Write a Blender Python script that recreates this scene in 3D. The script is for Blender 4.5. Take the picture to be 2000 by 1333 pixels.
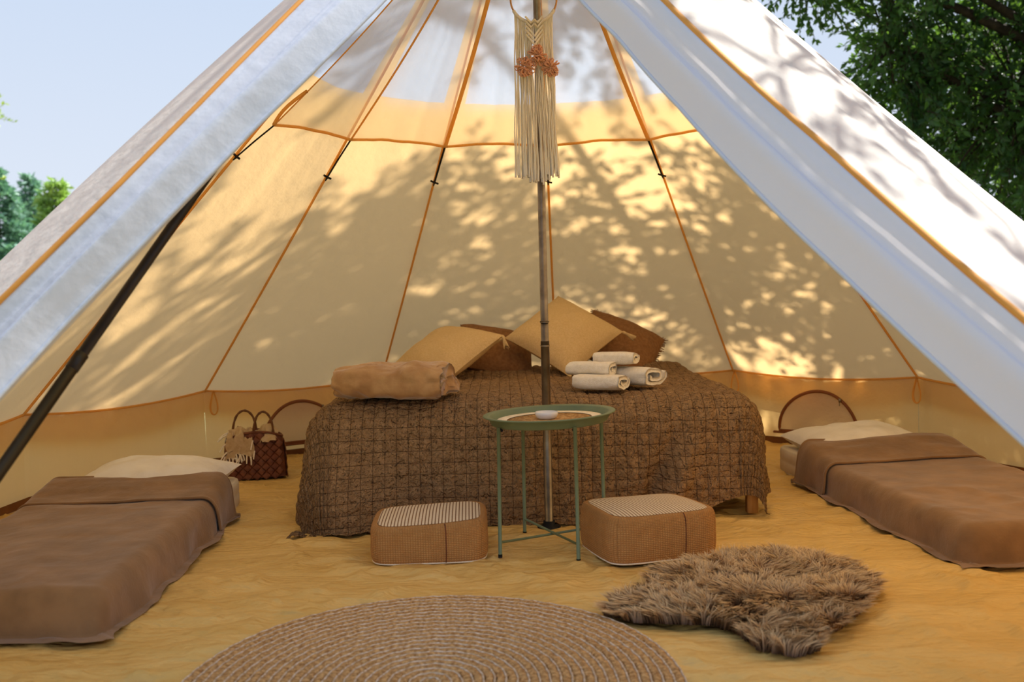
import bpy, math, random
import numpy as np
from math import pi, sin, cos, sqrt, radians as rad
from mathutils import Matrix, Vector

for o in list(bpy.data.objects): bpy.data.objects.remove(o)
SC = bpy.context.scene
COL = SC.collection

# ------------------------------------------------------------------ camera
CAM = np.array([-.1564, -3.7967, .9089]); YAW, PITCH, ROLL = .0083, .0491, .0249
def _axes():
    Rz = np.array([[cos(YAW), -sin(YAW), 0], [sin(YAW), cos(YAW), 0], [0, 0, 1]])
    Rx = np.array([[1, 0, 0], [0, cos(PITCH), -sin(PITCH)], [0, sin(PITCH), cos(PITCH)]])
    M = Rx @ Rz
    r, f, u = M
    c, s = cos(ROLL), sin(ROLL)
    return c * r - s * u, s * r + c * u, -f
_x, _y, _z = _axes()
cd = bpy.data.cameras.new('camera'); cam = bpy.data.objects.new('camera', cd); COL.objects.link(cam)
cam.matrix_world = Matrix(((_x[0], _y[0], _z[0], CAM[0]), (_x[1], _y[1], _z[1], CAM[1]), (_x[2], _y[2], _z[2], CAM[2]), (0, 0, 0, 1)))
cd.sensor_width = 36; cd.lens = 35.0; cd.clip_end = 300; cd.clip_start = .05
cd.dof.use_dof = True; cd.dof.focus_distance = 3.9; cd.dof.aperture_fstop = 2.8
SC.camera = cam

# ------------------------------------------------------------------ sky and sun
SUN_AZ, SUN_EL = rad(52), rad(50)
w = bpy.data.worlds.new('sky'); SC.world = w; w.use_nodes = True
nt = w.node_tree; nt.nodes.clear()
out = nt.nodes.new('ShaderNodeOutputWorld'); bg = nt.nodes.new('ShaderNodeBackground')
tc = nt.nodes.new('ShaderNodeTexCoord'); sx = nt.nodes.new('ShaderNodeSeparateXYZ'); rp = nt.nodes.new('ShaderNodeValToRGB')
nt.links.new(tc.outputs['Generated'], sx.inputs[0]); nt.links.new(sx.outputs['Z'], rp.inputs[0])
rp.color_ramp.elements[0].position = 0.0; rp.color_ramp.elements[0].color = (.78, .84, .94, 1)
rp.color_ramp.elements[1].position = 1.0; rp.color_ramp.elements[1].color = (.46, .58, .84, 1)
e = rp.color_ramp.elements.new(.35); e.color = (.58, .70, .90, 1)
nt.links.new(rp.outputs[0], bg.inputs[0]); bg.inputs[1].default_value = 0.88
nt.links.new(bg.outputs[0], out.inputs[0])
sd = bpy.data.lights.new('sun', 'SUN'); sun = bpy.data.objects.new('sun', sd); COL.objects.link(sun)
sd.energy = 10.0; sd.angle = rad(.5); sd.color = (1, .97, .91)
_s = Vector((sin(SUN_AZ) * cos(SUN_EL), cos(SUN_AZ) * cos(SUN_EL), sin(SUN_EL)))
sun.rotation_euler = _s.to_track_quat('Z', 'Y').to_euler()
SC.view_settings.view_transform = 'Standard'; SC.view_settings.look = 'None'
SC.view_settings.gamma = 1; SC.view_settings.use_curve_mapping = False
SC.view_settings.exposure = 0.2
SC.cycles.adaptive_threshold = .03; SC.cycles.max_bounces = 8

# ------------------------------------------------------------------ helpers
rng = np.random.default_rng(7); random.seed(7)
def sm(a, b, x):
    t = np.clip((np.asarray(x, float) - a) / (b - a), 0, 1); return t * t * (3 - 2 * t)
def vn(x, y, seed=0):
    x = np.asarray(x, float); y = np.asarray(y, float); x, y = np.broadcast_arrays(x, y)
    xi = np.floor(x).astype(np.int64); yi = np.floor(y).astype(np.int64)
    fx = x - xi; fy = y - yi; fx = fx * fx * (3 - 2 * fx); fy = fy * fy * (3 - 2 * fy)
    def h(a, b):
        n = (a * 374761393 + b * 668265263 + seed * 982451653) & 0x7fffffff
        n = ((n ^ (n >> 13)) * 1274126177) & 0x7fffffff
        return ((n ^ (n >> 16)) & 0xffff) / 65535.0
    return (h(xi, yi) * (1 - fx) + h(xi + 1, yi) * fx) * (1 - fy) + (h(xi, yi + 1) * (1 - fx) + h(xi + 1, yi + 1) * fx) * fy
def fbm(x, y, seed=0, o=3):
    s = 0; a = .5
    for i in range(o): s = s + a * (vn(x * 2**i, y * 2**i, seed + i) - .5); a *= .5
    return s
def ridge(x, y, seed=0, o=3):
    s = 0; a = .5
    for i in range(o): s = s + a * (1 - 2 * np.abs(vn(x * 2**i, y * 2**i, seed + i) - .5)); a *= .5
    return s

ORG = {}
def org(p):
    return ORG.get(p.name, np.zeros(3)) if p is not None else np.zeros(3)
def root(name, label, cat, loc=(0, 0, 0), group=None, kind=None):
    o = bpy.data.objects.new(name, None); COL.objects.link(o); o.location = loc; o.empty_display_size = .05
    o['label'] = label; o['category'] = cat
    if group: o['group'] = group
    if kind: o['kind'] = kind
    ORG[o.name] = np.array(loc, float); return o
def mesh(name, V, F, mat, parent=None, smooth=True, uv=None, label=None, cat=None, group=None, kind=None, base=None):
    """world coordinates in; one mesh object out, a child of parent or top level with its origin at base"""
    V = np.asarray(V, float).reshape(-1, 3)
    o0 = org(parent) if parent is not None else (np.array(base, float) if base is not None else np.zeros(3))
    me = bpy.data.meshes.new(name)
    if isinstance(F, np.ndarray):
        n, k = F.shape
        me.vertices.add(len(V)); me.vertices.foreach_set('co', (V - o0).astype(np.float32).ravel())
        me.loops.add(n * k); me.loops.foreach_set('vertex_index', F.astype(np.int32).ravel())
        me.polygons.add(n); me.polygons.foreach_set('loop_start', np.arange(0, n * k, k, dtype=np.int32))
        me.polygons.foreach_set('loop_total', np.full(n, k, dtype=np.int32))
        me.update(calc_edges=True)
    else:
        me.from_pydata((V - o0).tolist(), [], F); me.update()
    me.polygons.foreach_set('use_smooth', np.full(len(me.polygons), bool(smooth)))
    if uv is not None:
        uv = np.asarray(uv, float); li = np.empty(len(me.loops), np.int32); me.loops.foreach_get('vertex_index', li)
        l = me.uv_layers.new(name='UVMap'); l.data.foreach_set('uv', uv[li].astype(np.float32).ravel())
    me.materials.append(mat)
    o = bpy.data.objects.new(name, me); COL.objects.link(o)
    if parent is not None: o.parent = parent
    else: o.location = o0
    ORG[o.name] = o0
    if label: o['label'] = label
    if cat: o['category'] = cat
    if group: o['group'] = group
    if kind: o['kind'] = kind
    return o
def gridF(nu, nv, cu=False, cv=False):
    i = np.arange(nu if cu else nu - 1)[:, None]; j = np.arange(nv if cv else nv - 1)[None, :]
    i2 = (i + 1) % nu; j2 = (j + 1) % nv
    a = i * nv + j; b = i2 * nv + j; c = i2 * nv + j2; d = i * nv + j2
    a, b, c, d = np.broadcast_arrays(a, b, c, d)
    return np.stack([a, b, c, d], -1).reshape(-1, 4)
def normals(P):
    du = np.gradient(P, axis=0); dv = np.gradient(P, axis=1)
    n = np.cross(du, dv); return n / (np.linalg.norm(n, axis=-1, keepdims=True) + 1e-9)
class MB:
    def __init__(s): s.v = []; s.f = []; s.n = 0
    def add(s, V, F):
        V = np.asarray(V, float).reshape(-1, 3); s.v.append(V); s.f += [tuple(int(i) + s.n for i in f) for f in F]; s.n += len(V); return s
    def box(s, c, d, R=None):
        P = np.array([[x, y, z] for x in (-.5, .5) for y in (-.5, .5) for z in (-.5, .5)]) * np.array(d)
        if R is not None: P = P @ np.array(R).T
        return s.add(P + np.array(c), [(0, 1, 3, 2), (4, 6, 7, 5), (0, 4, 5, 1), (2, 3, 7, 6), (0, 2, 6, 4), (1, 5, 7, 3)])
    def tube(s, pts, r, n=8, cap=True, flat=None):
        P = np.array(pts, float); r = np.broadcast_to(np.asarray(r, float), (len(P),))
        T = np.gradient(P, axis=0); T /= np.linalg.norm(T, axis=1, keepdims=True) + 1e-12
        up = np.array([0, 0, 1.]) if abs(T[0][2]) < .9 else np.array([1., 0, 0])
        a = np.cross(T[0], up); a /= np.linalg.norm(a); V = []
        for k in range(len(P)):
            a = a - T[k] * (a @ T[k]); a /= np.linalg.norm(a) + 1e-12; b = np.cross(T[k], a)
            for j in range(n):
                t = 2 * pi * j / n; V.append(P[k] + r[k] * (cos(t) * a + sin(t) * b * (flat or 1)))
        F = [tuple(x) for x in gridF(len(P), n, cv=True)]
        if cap: F += [tuple(range(n))[::-1], tuple((len(P) - 1) * n + j for j in range(n))]
        return s.add(V, F)
    def lathe(s, prof, c=(0, 0, 0), n=24, cap=True):
        V = [[c[0] + r * cos(2 * pi * j / n), c[1] + r * sin(2 * pi * j / n), c[2] + z] for r, z in prof for j in range(n)]
        F = [tuple(x) for x in gridF(len(prof), n, cv=True)]
        if cap: F += [tuple(range(n))[::-1], tuple((len(prof) - 1) * n + j for j in range(n))]
        return s.add(V, F)
    def obj(s, name, mat, parent=None, **k): return mesh(name, np.concatenate(s.v), s.f, mat, parent, **k)
def rz(P, a, c=(0, 0, 0)):
    P = np.asarray(P, float); x = P[..., 0] * cos(a) - P[..., 1] * sin(a); y = P[..., 0] * sin(a) + P[..., 1] * cos(a)
    return np.stack([x, y, P[..., 2]], -1) + np.array(c)
def rot3(ax, ay, az):
    return np.array((Matrix.Rotation(az, 3, 'Z') @ Matrix.Rotation(ay, 3, 'Y') @ Matrix.Rotation(ax, 3, 'X')))

# ------------------------------------------------------------------ materials
def lin(c):
    return tuple(((x / 255) / 12.92 if x / 255 <= .04045 else ((x / 255 + .055) / 1.055)**2.4) for x in c) + (1,)
def newmat(name):
    m = bpy.data.materials.new(name); m.use_nodes = True; m.node_tree.nodes.clear(); return m, m.node_tree
def N(t, ty, **kw):
    n = t.nodes.new('ShaderNode' + ty)
    for k, v in kw.items():
        if k in n.inputs: n.inputs[k].default_value = v
        else: setattr(n, k, v)
    return n
def coords(t, scale=(1, 1, 1), uv=False):
    c = N(t, 'TexCoord'); mp = N(t, 'Mapping'); mp.inputs['Scale'].default_value = scale
    t.links.new(c.outputs['UV' if uv else 'Object'], mp.inputs[0]); return mp.outputs[0]
def varied(t, c1, c2, vec, scale, detail=4, lo=.35, hi=.65):
    n = N(t, 'TexNoise', Scale=scale, Detail=detail); t.links.new(vec, n.inputs['Vector'])
    r = N(t, 'ValToRGB'); r.color_ramp.elements[0].position = lo; r.color_ramp.elements[1].position = hi
    r.color_ramp.elements[0].color = c1; r.color_ramp.elements[1].color = c2
    t.links.new(n.outputs['Fac'], r.inputs[0]); return r.outputs[0]
def bump(t, vec, scale, strength, dist=.01, detail=3, prev=None, tex='TexNoise'):
    n = N(t, tex, Scale=scale)
    if tex == 'TexNoise': n.inputs['Detail'].default_value = detail
    t.links.new(vec, n.inputs['Vector']); b = N(t, 'Bump', Strength=strength, Distance=dist)
    t.links.new(n.outputs[0], b.inputs['Height'])
    if prev is not None: t.links.new(prev, b.inputs['Normal'])
    return b.outputs[0]
def pbr(name, c1, c2=None, rough=.8, metal=0, nscale=8, bs=0, bscale=60, bdist=.004, stretch=(1, 1, 1), uv=False, sheen=0, lo=.35, hi=.65, spec=.3, b2=None):
    m, t = newmat(name); vec = coords(t, stretch, uv)
    p = N(t, 'BsdfPrincipled', Roughness=rough, Metallic=metal); p.inputs['Specular IOR Level'].default_value = spec
    if sheen: p.inputs['Sheen Weight'].default_value = sheen; p.inputs['Sheen Roughness'].default_value = .4
    c1 = lin(c1); c2 = lin(c2) if c2 else c1
    t.links.new(varied(t, c1, c2, vec, nscale, lo=lo, hi=hi), p.inputs['Base Color'])
    nb = None
    if b2: nb = bump(t, vec, b2[0], b2[1], b2[2])
    if bs: nb = bump(t, vec, bscale, bs, bdist, prev=nb)
    if nb is not None: t.links.new(nb, p.inputs['Normal'])
    o = N(t, 'OutputMaterial'); t.links.new(p.outputs[0], o.inputs[0]); return m
def canvas(name, dif, tra, fac=.5, bs=.25, clear=0, stretch=(1, 1, 1), bscale=14):
    m, t = newmat(name); vec = coords(t, stretch)
    a = N(t, 'BsdfDiffuse', Color=lin(dif)); b = N(t, 'BsdfTranslucent', Color=lin(tra))
    nz = bump(t, vec, bscale, bs, .02, 4); nz = bump(t, vec, 420, .12, .001, 2, prev=nz)
    t.links.new(nz, a.inputs['Normal']); t.links.new(nz, b.inputs['Normal'])
    mx = N(t, 'MixShader', Fac=fac); t.links.new(a.outputs[0], mx.inputs[1]); t.links.new(b.outputs[0], mx.inputs[2])
    last = mx
    if clear:
        tr = N(t, 'BsdfTransparent'); m2 = N(t, 'MixShader', Fac=clear); t.links.new(mx.outputs[0], m2.inputs[1]); t.links.new(tr.outputs[0], m2.inputs[2]); last = m2
    o = N(t, 'OutputMaterial'); t.links.new(last.outputs[0], o.inputs[0]); return m

M = {}
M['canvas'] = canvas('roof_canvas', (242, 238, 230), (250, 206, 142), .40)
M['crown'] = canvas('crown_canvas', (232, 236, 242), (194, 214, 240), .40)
M['liner'] = canvas('liner_sheer', (238, 234, 226), (246, 240, 228), .6, clear=.45)
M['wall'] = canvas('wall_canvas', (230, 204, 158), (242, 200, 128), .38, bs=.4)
M['pane'] = canvas('window_voile', (226, 214, 200), (232, 220, 206), .6, bs=.5)
M['skirt'] = canvas('skirt_canvas', (226, 178, 92), (236, 176, 70), .5)
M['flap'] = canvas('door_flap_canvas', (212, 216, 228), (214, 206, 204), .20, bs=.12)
M['tape'] = canvas('ochre_tape', (240, 192, 112), (250, 204, 120), .5)
M['piping'] = pbr('orange_piping', (214, 146, 66), (204, 136, 58), .8)
M['floor'] = pbr('groundsheet', (224, 186, 112), (214, 174, 98), .5, nscale=3, bs=.5, bscale=22, bdist=.02, stretch=(1, 2.2, 1), spec=.35, b2=(6, .6, .05))
M['lip'] = pbr('groundsheet_lip', (130, 84, 44), (110, 70, 36), .7)
M['steel'] = pbr('pole_steel', (150, 138, 122), (120, 108, 94), .38, metal=.85, nscale=20)
M['darksteel'] = pbr('dark_pole', (62, 52, 42), (46, 38, 32), .45, metal=.5)
M['black'] = pbr('black_strap', (24, 22, 22), None, .7)
M['quilt'] = None
M['green'] = pbr('green_enamel', (116, 130, 98), (106, 120, 90), .5, spec=.4)
M['jute'] = pbr('jute', (222, 178, 118), (160, 114, 64), .95, nscale=90, bs=1, bscale=150, bdist=.01)
M['cream'] = pbr('cream_cord', (246, 232, 208), (236, 220, 190), .9, nscale=60)
M['yarn'] = canvas('macrame_cotton', (252, 244, 228), (250, 236, 208), .4, bs=.05)
M['ceramic'] = pbr('white_ceramic', (236, 232, 226), None, .25, spec=.5)
M['wood'] = pbr('pine_wood', (214, 164, 98), (196, 144, 80), .6, nscale=5, stretch=(8, 8, 1))
M['mattress'] = pbr('cream_ticking', (226, 212, 186), (216, 200, 172), .9, bs=.2, bscale=200, bdist=.002)
M['linen'] = pbr('white_linen', (240, 232, 220), (230, 220, 206), .9, bs=.5, bscale=12, bdist=.02, b2=(40, .3, .006))
M['fleece'] = pbr('brown_fleece', (150, 114, 78), (130, 98, 66), .95, nscale=9, bs=.3, bscale=130, bdist=.003, sheen=.35, b2=(6, .35, .03))
M['comforter'] = pbr('tan_plush', (196, 154, 104), (172, 128, 82), .9, nscale=14, bs=.5, bscale=30, bdist=.01, sheen=.4)
M['cush_y'] = pbr('mustard_cotton', (228, 196, 144), (214, 180, 124), .95, nscale=120, bs=.5, bscale=170, bdist=.004, stretch=(1, 3, 1))
M['cush_b'] = pbr('brown_cotton', (152, 108, 66), (134, 92, 54), .95, nscale=60, bs=.4, bscale=160, bdist=.004)
M['terry'] = pbr('white_terry', (244, 234, 218), (236, 224, 204), 1, nscale=80, bs=.8, bscale=260, bdist=.004)
M['bark'] = pbr('bark', (74, 62, 50), (50, 42, 34), .95, nscale=12, bs=.8, bscale=30, bdist=.02)
M['splint'] = pbr('dark_splint', (122, 70, 42), (92, 48, 28), .6, nscale=18)
M['throw'] = pbr('cream_wool', (204, 176, 134), (190, 160, 116), .95, nscale=50, bs=.5, bscale=120, bdist=.004)
M['lawn'] = pbr('lawn_grass', (154, 152, 108), (128, 130, 86), .95, nscale=3, bs=.8, bscale=60, bdist=.03)
M['picket'] = pbr('weathered_picket', (150, 118, 84), (122, 94, 66), .9, nscale=9)
M['zip'] = pbr('rust_zip_tape', (138, 84, 48), (120, 70, 40), .7)
M['peach'] = canvas('peach_cord', (240, 184, 146), (236, 160, 112), .35, bs=.05)
def leafmat(name, c1, c2, tra, fac=.35):
    m, t = newmat(name); vec = coords(t)
    col = varied(t, lin(c1), lin(c2), vec, 2.3)
    a = N(t, 'BsdfPrincipled', Roughness=.5); t.links.new(col, a.inputs['Base Color'])
    b = N(t, 'BsdfTranslucent', Color=lin(tra)); mx = N(t, 'MixShader', Fac=fac)
    t.links.new(a.outputs[0], mx.inputs[1]); t.links.new(b.outputs[0], mx.inputs[2])
    o = N(t, 'OutputMaterial'); t.links.new(mx.outputs[0], o.inputs[0]); return m
M['leaf'] = leafmat('leaf_green', (38, 72, 40), (58, 92, 46), (110, 150, 50))
M['leaf2'] = leafmat('leaf_light', (150, 180, 80), (180, 205, 95), (160, 180, 70))
M['spruce'] = leafmat('spruce_needles', (150, 186, 168), (100, 144, 124), (110, 160, 110), .3)
M['spruce2'] = leafmat('spruce_fresh', (178, 200, 110), (120, 160, 96), (150, 190, 80), .3)
def quiltmat():
    m, t = newmat('quilted_linen'); vec = coords(t, (1, 1, 1), True)
    p = N(t, 'BsdfPrincipled', Roughness=.95); p.inputs['Specular IOR Level'].default_value = .15
    base = varied(t, lin((168, 134, 96)), lin((146, 114, 80)), vec, 30)
    s = N(t, 'SeparateXYZ'); t.links.new(vec, s.inputs[0]); fs = []
    for ax in ('X', 'Y'):
        d = N(t, 'Math', operation='PINGPONG'); d.inputs[1].default_value = QS / 2; t.links.new(s.outputs[ax], d.inputs[0])
        l = N(t, 'Math', operation='LESS_THAN'); l.inputs[1].default_value = .0013; t.links.new(d.outputs[0], l.inputs[0]); fs.append(l)
    mxm = N(t, 'Math', operation='MAXIMUM'); t.links.new(fs[0].outputs[0], mxm.inputs[0]); t.links.new(fs[1].outputs[0], mxm.inputs[1])
    mf = N(t, 'Math', operation='MULTIPLY'); mf.inputs[1].default_value = .75; t.links.new(mxm.outputs[0], mf.inputs[0])
    mc = N(t, 'Mix', data_type='RGBA'); t.links.new(mf.outputs[0], mc.inputs['Factor']); t.links.new(base, mc.inputs['A'])
    mc.inputs['B'].default_value = lin((84, 58, 38)); t.links.new(mc.outputs['Result'], p.inputs['Base Color'])
    nb = bump(t, vec, 100, .85, .025, 4); nb = bump(t, vec, 36, .8, .04, 2, prev=nb)
    t.links.new(nb, p.inputs['Normal'])
    o = N(t, 'OutputMaterial'); t.links.new(p.outputs[0], o.inputs[0]); return m
QS = .045
M['quilt'] = quiltmat()
def furmat():
    m, t = newmat('sheepskin_wool'); c = N(t, 'TexCoord'); s = N(t, 'SeparateXYZ'); t.links.new(c.outputs['UV'], s.inputs[0])
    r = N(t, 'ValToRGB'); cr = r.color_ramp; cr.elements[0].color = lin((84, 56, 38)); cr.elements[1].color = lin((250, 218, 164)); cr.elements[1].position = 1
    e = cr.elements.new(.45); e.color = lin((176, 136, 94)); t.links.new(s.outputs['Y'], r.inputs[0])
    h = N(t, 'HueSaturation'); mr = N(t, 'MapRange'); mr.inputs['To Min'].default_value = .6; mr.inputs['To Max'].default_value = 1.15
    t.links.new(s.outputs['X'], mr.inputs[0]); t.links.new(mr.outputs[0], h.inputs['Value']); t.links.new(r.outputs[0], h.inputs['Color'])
    p = N(t, 'BsdfPrincipled', Roughness=.7); t.links.new(h.outputs[0], p.inputs['Base Color'])
    o = N(t, 'OutputMaterial'); t.links.new(p.outputs[0], o.inputs[0]); return m
M['fur'] = furmat()

# ------------------------------------------------------------------ ground
n = 60
X, Y = np.meshgrid(np.linspace(-60, 60, n), np.linspace(-30, 90, n), indexing='ij')
lawn = mesh('lawn', np.stack([X, Y, -.06 + .0 * X], -1), gridF(n, n), M['lawn'], kind='structure', label='mown green lawn around the tent', cat='lawn')
# groundsheet of the tent
R0 = 2.45
nr, na = 260, 520
rr = np.linspace(0, 2.6, nr)[:, None]; aa = np.linspace(0, 2 * pi, na, endpoint=False)[None, :]
X = rr * np.sin(aa); Y = rr * np.cos(aa)
wx = X + .25 * fbm(X * 1.5, Y * 1.5, 61, 2); wy = Y + .25 * fbm(X * 1.5, Y * 1.5, 62, 2)
wr = (ridge(wx * 1.6 + wy * .9 + 5, wy * 5.5 - wx * .8, 3, 3) - .45)**3 * .6 + (ridge(wx * 3.2 - wy * 2.9, wy * 3.4 + wx * 3.0 + 9, 11, 3) - .45)**3 * .5 + fbm(X * 9, Y * 16, 15, 3) * .006
wr = wr - np.median(wr) - .003
V = np.stack([X, Y, np.clip(wr, -.03, .007)], -1)
floor = mesh('floor', V, gridF(nr, na, cv=True), M['floor'], kind='structure', label='wrinkled ochre yellow groundsheet', cat='floor')

# ------------------------------------------------------------------ the tent
AZ0 = -.8286; DA = 2 * pi / 14; ZE = .41; ZA = 2.75
def sag_of(az):
    d = np.degrees((np.asarray(az) + pi) % (2 * pi) - pi)
    left = sm(-60, -92, d) * sm(-200, -170, d)
    right = sm(70, 130, d)
    return .022 + left * (-.092) + right * .078
def roof(az, t, poly=True):
    az = np.asarray(az, float); t = np.asarray(t, float)
    fac = cos(DA / 2) / np.cos(np.abs((az - AZ0) % DA - DA / 2)) if poly else 1.0
    r = R0 * t * fac
    z = ZE + (ZA - ZE) * (1 - t) - sag_of(az) * 4 * t * (1 - t)
    return np.stack(np.broadcast_arrays(r * np.sin(az), r * np.cos(az), z), -1)
def nrm(az):
    az = np.asarray(az, float); return np.stack([np.sin(az) * .69, np.cos(az) * .69, np.full_like(az, .724)], -1)
def eave_z(a): return -.03 * 4 * a * (1 - a)
tt_ = np.array([0., .2, .3, .4, .5, .6, .7, .8, .9, 1.0, 1.05])
R_in = np.radians([190, 186, 176, 167.5, 163, 160, 157, 154.75, 153, 151.75, 151.2])
R_pip = np.radians([172, 171, 166.5, 161.5, 158, 155, 153.3, 152, 150.7, 150, 149.8])
L_in = np.radians([-172, -165.7, -157.25, -152.25, -148.75, -145.4, -143.2, -141.3, -140.2, -139.6, -139.3])
L_pip = np.radians([-130, -133, -138, -140.3, -140.6, -140.6, -140, -138.7, -137, -135, -134.5])
tent = root('bell_tent', 'white canvas bell tent with its door flaps tied open', 'tent')
KS = list(range(-3, 8))                       # eleven panels; the door takes three
T0C = .455                                    # the liner hem sits at this fraction of the slope
nu, nv = 26, 70
for k in KS:
    a0 = AZ0 + k * DA
    A = np.linspace(0, 1, nu); Tt = np.linspace(.012, 1, nv)
    ag, tg = np.meshgrid(A, Tt, indexing='ij')
    wd_ = (np.interp(tg, tt_, R_pip) - a0) / DA if k == 7 else 1.0      # the last panel ends at the door edge
    ag = ag * wd_ if k == 7 else ag
    P = roof(a0 + ag * DA, tg, k != 7)
    edge = np.sin(pi * np.clip(ag / wd_, 0, 1))
    P[..., 2] += eave_z(np.clip(ag, 0, 1)) * sm(.75, 1, tg)
    d = fbm(ag * 9 + k * 3.1, tg * 2.0, 20 + k, 3) * .022 * edge + fbm(ag * 26 + k, tg * 2.5, 50 + k, 2) * .012 * sm(.55, 1, tg) * edge - .006 * edge * np.sin(pi * tg)
    P = P + nrm(a0 + ag * DA) * d[..., None]
    F = gridF(nu, nv); ii = F[:, 0] // nv; jj = F[:, 0] % nv
    am = (A[ii] + .5 / (nu - 1)); tm = Tt[jj] + .5 * (Tt[1] - Tt[0])
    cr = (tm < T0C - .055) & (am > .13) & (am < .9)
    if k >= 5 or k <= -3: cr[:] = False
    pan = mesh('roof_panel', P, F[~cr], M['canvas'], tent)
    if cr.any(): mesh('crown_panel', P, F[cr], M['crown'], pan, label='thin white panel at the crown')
    # eave skirt outside, hanging over the top of the wall
    ns = 5; sg, ag2 = np.meshgrid(np.linspace(0, 1, ns), A, indexing='ij')
    B = roof(a0 + ag2 * DA, np.ones_like(ag2)); B[..., 2] += eave_z(ag2)
    B = B * np.array([1 + .0, 1, 1]); rad_ = 1 + sg * .022 + .004
    S = np.stack([B[..., 0] * rad_, B[..., 1] * rad_, B[..., 2] - sg * (.12 + .03 * np.sin(pi * ag2))], -1)
    mesh('skirt', S, gridF(ns, nu), M['skirt'], pan)
    # wall
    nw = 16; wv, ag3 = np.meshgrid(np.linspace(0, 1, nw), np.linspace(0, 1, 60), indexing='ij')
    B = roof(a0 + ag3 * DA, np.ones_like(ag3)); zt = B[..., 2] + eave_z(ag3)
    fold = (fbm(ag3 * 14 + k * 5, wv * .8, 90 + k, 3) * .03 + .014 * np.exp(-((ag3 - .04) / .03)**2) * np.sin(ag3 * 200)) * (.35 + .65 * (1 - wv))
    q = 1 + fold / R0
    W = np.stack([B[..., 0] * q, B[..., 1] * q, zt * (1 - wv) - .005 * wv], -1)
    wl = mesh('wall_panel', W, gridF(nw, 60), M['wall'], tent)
    lp = MB(); L0 = roof(a0 + np.linspace(0, 1, 20) * DA, np.ones(20)) * np.array([.992, .992, 0])
    Lp = np.concatenate([L0 + [0, 0, -.004], L0 + [0, 0, .035]]); lp.add(Lp, [tuple(x) for x in gridF(2, 20)]); lp.obj('sod_band', M['lip'], wl)
    # eave trim and seam
    E_ = roof(a0 + A * DA, np.ones(nu)) * np.array([.995, .995, 1]); E_[:, 2] += eave_z(A)
    MB().tube(E_, .006, 6).obj('eave_trim', M['tape'], pan)
def seam(az, r=.006, t0=.012, off=-.008):
    t = np.linspace(t0, 1, 50); P = roof(np.full(50, az), t) + nrm(np.full(50, az)) * off
    return MB().tube(P, r, 6)
for k in range(-2, 8):
    seam(AZ0 + k * DA).obj('seam', M['tape'], tent)
# arched windows in the walls of two panels
def arch_window(k, lab):
    a0 = AZ0 + k * DA; c = roof(a0 + DA * .5, 1.0); e1 = roof(a0 + DA * .9, 1.) - roof(a0 + DA * .1, 1.); e1[2] = 0; e1 /= np.linalg.norm(e1)
    inn = -np.array([c[0], c[1], 0]) / np.hypot(c[0], c[1]); base = np.array([c[0], c[1], .075]) + inn * .03
    th = np.linspace(0, pi, 40); w_, h_ = .235, .235
    arc = [base + e1 * w_ * cos(x) + np.array([0, 0, h_ * sin(x)]) + inn * (.012 * sin(3 * x)) for x in th]
    win = MB().tube(arc + [arc[0]], .009, 8).obj('window', M['zip'], tent, label=lab)
    V = [base + inn * -.006] + [p - inn * .004 for p in arc]
    mesh('window_panel', V, [(0, i, i + 1) for i in range(1, 40)], M['pane'], win)
    z = MB(); p = arc[12]; z.box(p + inn * .012, (.012, .012, .022)); z.tube([p + inn * .015, p + inn * .018 + [0, 0, -.03]], .003, 6); z.obj('zip_pull', M['steel'], win)
    s = MB(); s.tube([base - e1 * .27 + [0, 0, -.01], base + e1 * .27 + [0, 0, -.01]], .014, 6, flat=.5); s.obj('window_sill_band', M['zip'], win)
arch_window(0, 'arched zip window behind the woven basket'); arch_window(3, 'arched zip window behind the white pillow by the dark mattress')
for k in (0, 3, 4):                                       # tied-up webbing at the eave
    a = AZ0 + k * DA + .01; p = roof(a, 1.) * np.array([.985, .985, 1]); e1 = np.array([cos(a), -sin(a), 0])
    t = np.linspace(0, 1, 16); lp = [p + e1 * (.028 * sin(2 * pi * x) * .8) + np.array([0, 0, -.13 * sin(pi * x)]) - np.array([p[0], p[1], 0]) * .006 for x in t]
    MB().tube(lp, .006, 6, flat=.5).obj('eave_tie', M['tape'], tent)

# door flaps: canvas rolled back along each door edge
def flap(pip, inn, B, dep, name, lab, seed, fw):
    nt_, nc = 90, 64
    Tt = np.linspace(.02, 1.04, nt_); c = np.linspace(0, 1, nc); tg, cg = np.meshgrid(Tt, c, indexing='ij')
    p_ = np.interp(tg, tt_, pip); i_ = np.interp(tg, tt_, inn)
    u = np.clip(cg / .62, 0, 1); u2 = np.clip((cg - .62) / .38, 0, 1)
    az = p_ + (i_ - p_) * u; az = np.where(cg > .62, i_ + (p_ - i_) * .55 * u2, az)
    oin = -dep * (.5 + .5 * tg)
    off = .012 + (oin - .012) * u + B * np.sin(pi * u)**.8
    off = np.where(cg > .62, oin - .05 * np.sin(pi * .5 * u2) + .03 * u2, off)
    off = off + fw * (fbm(cg * 7 + seed, tg * 1.6, seed, 3)) * np.sin(pi * np.clip(u, .02, .98)) * (cg <= .62)
    off = off + .012 * np.sin(u * 9 + tg * 2) * np.sin(pi * u) * (cg <= .62)
    P = roof(az, tg, False) + nrm(az) * off[..., None]
    fo = mesh(name, P, gridF(nt_, nc), M['flap'], tent, label=lab)
    T2 = np.linspace(.02, 1.04, 80); az2 = np.interp(T2, tt_, pip)
    Q = roof(az2, T2, False) + nrm(az2) * .016
    MB().tube(Q, .012, 8, flat=.6).obj('piping', M['piping'], fo)
    az3 = np.interp(T2, tt_, inn); Q = roof(az3, T2, False) - nrm(az3) * (dep * (.5 + .5 * T2))[:, None]
    MB().tube(Q, .006, 6).obj('hem', M['flap'], fo)
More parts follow.
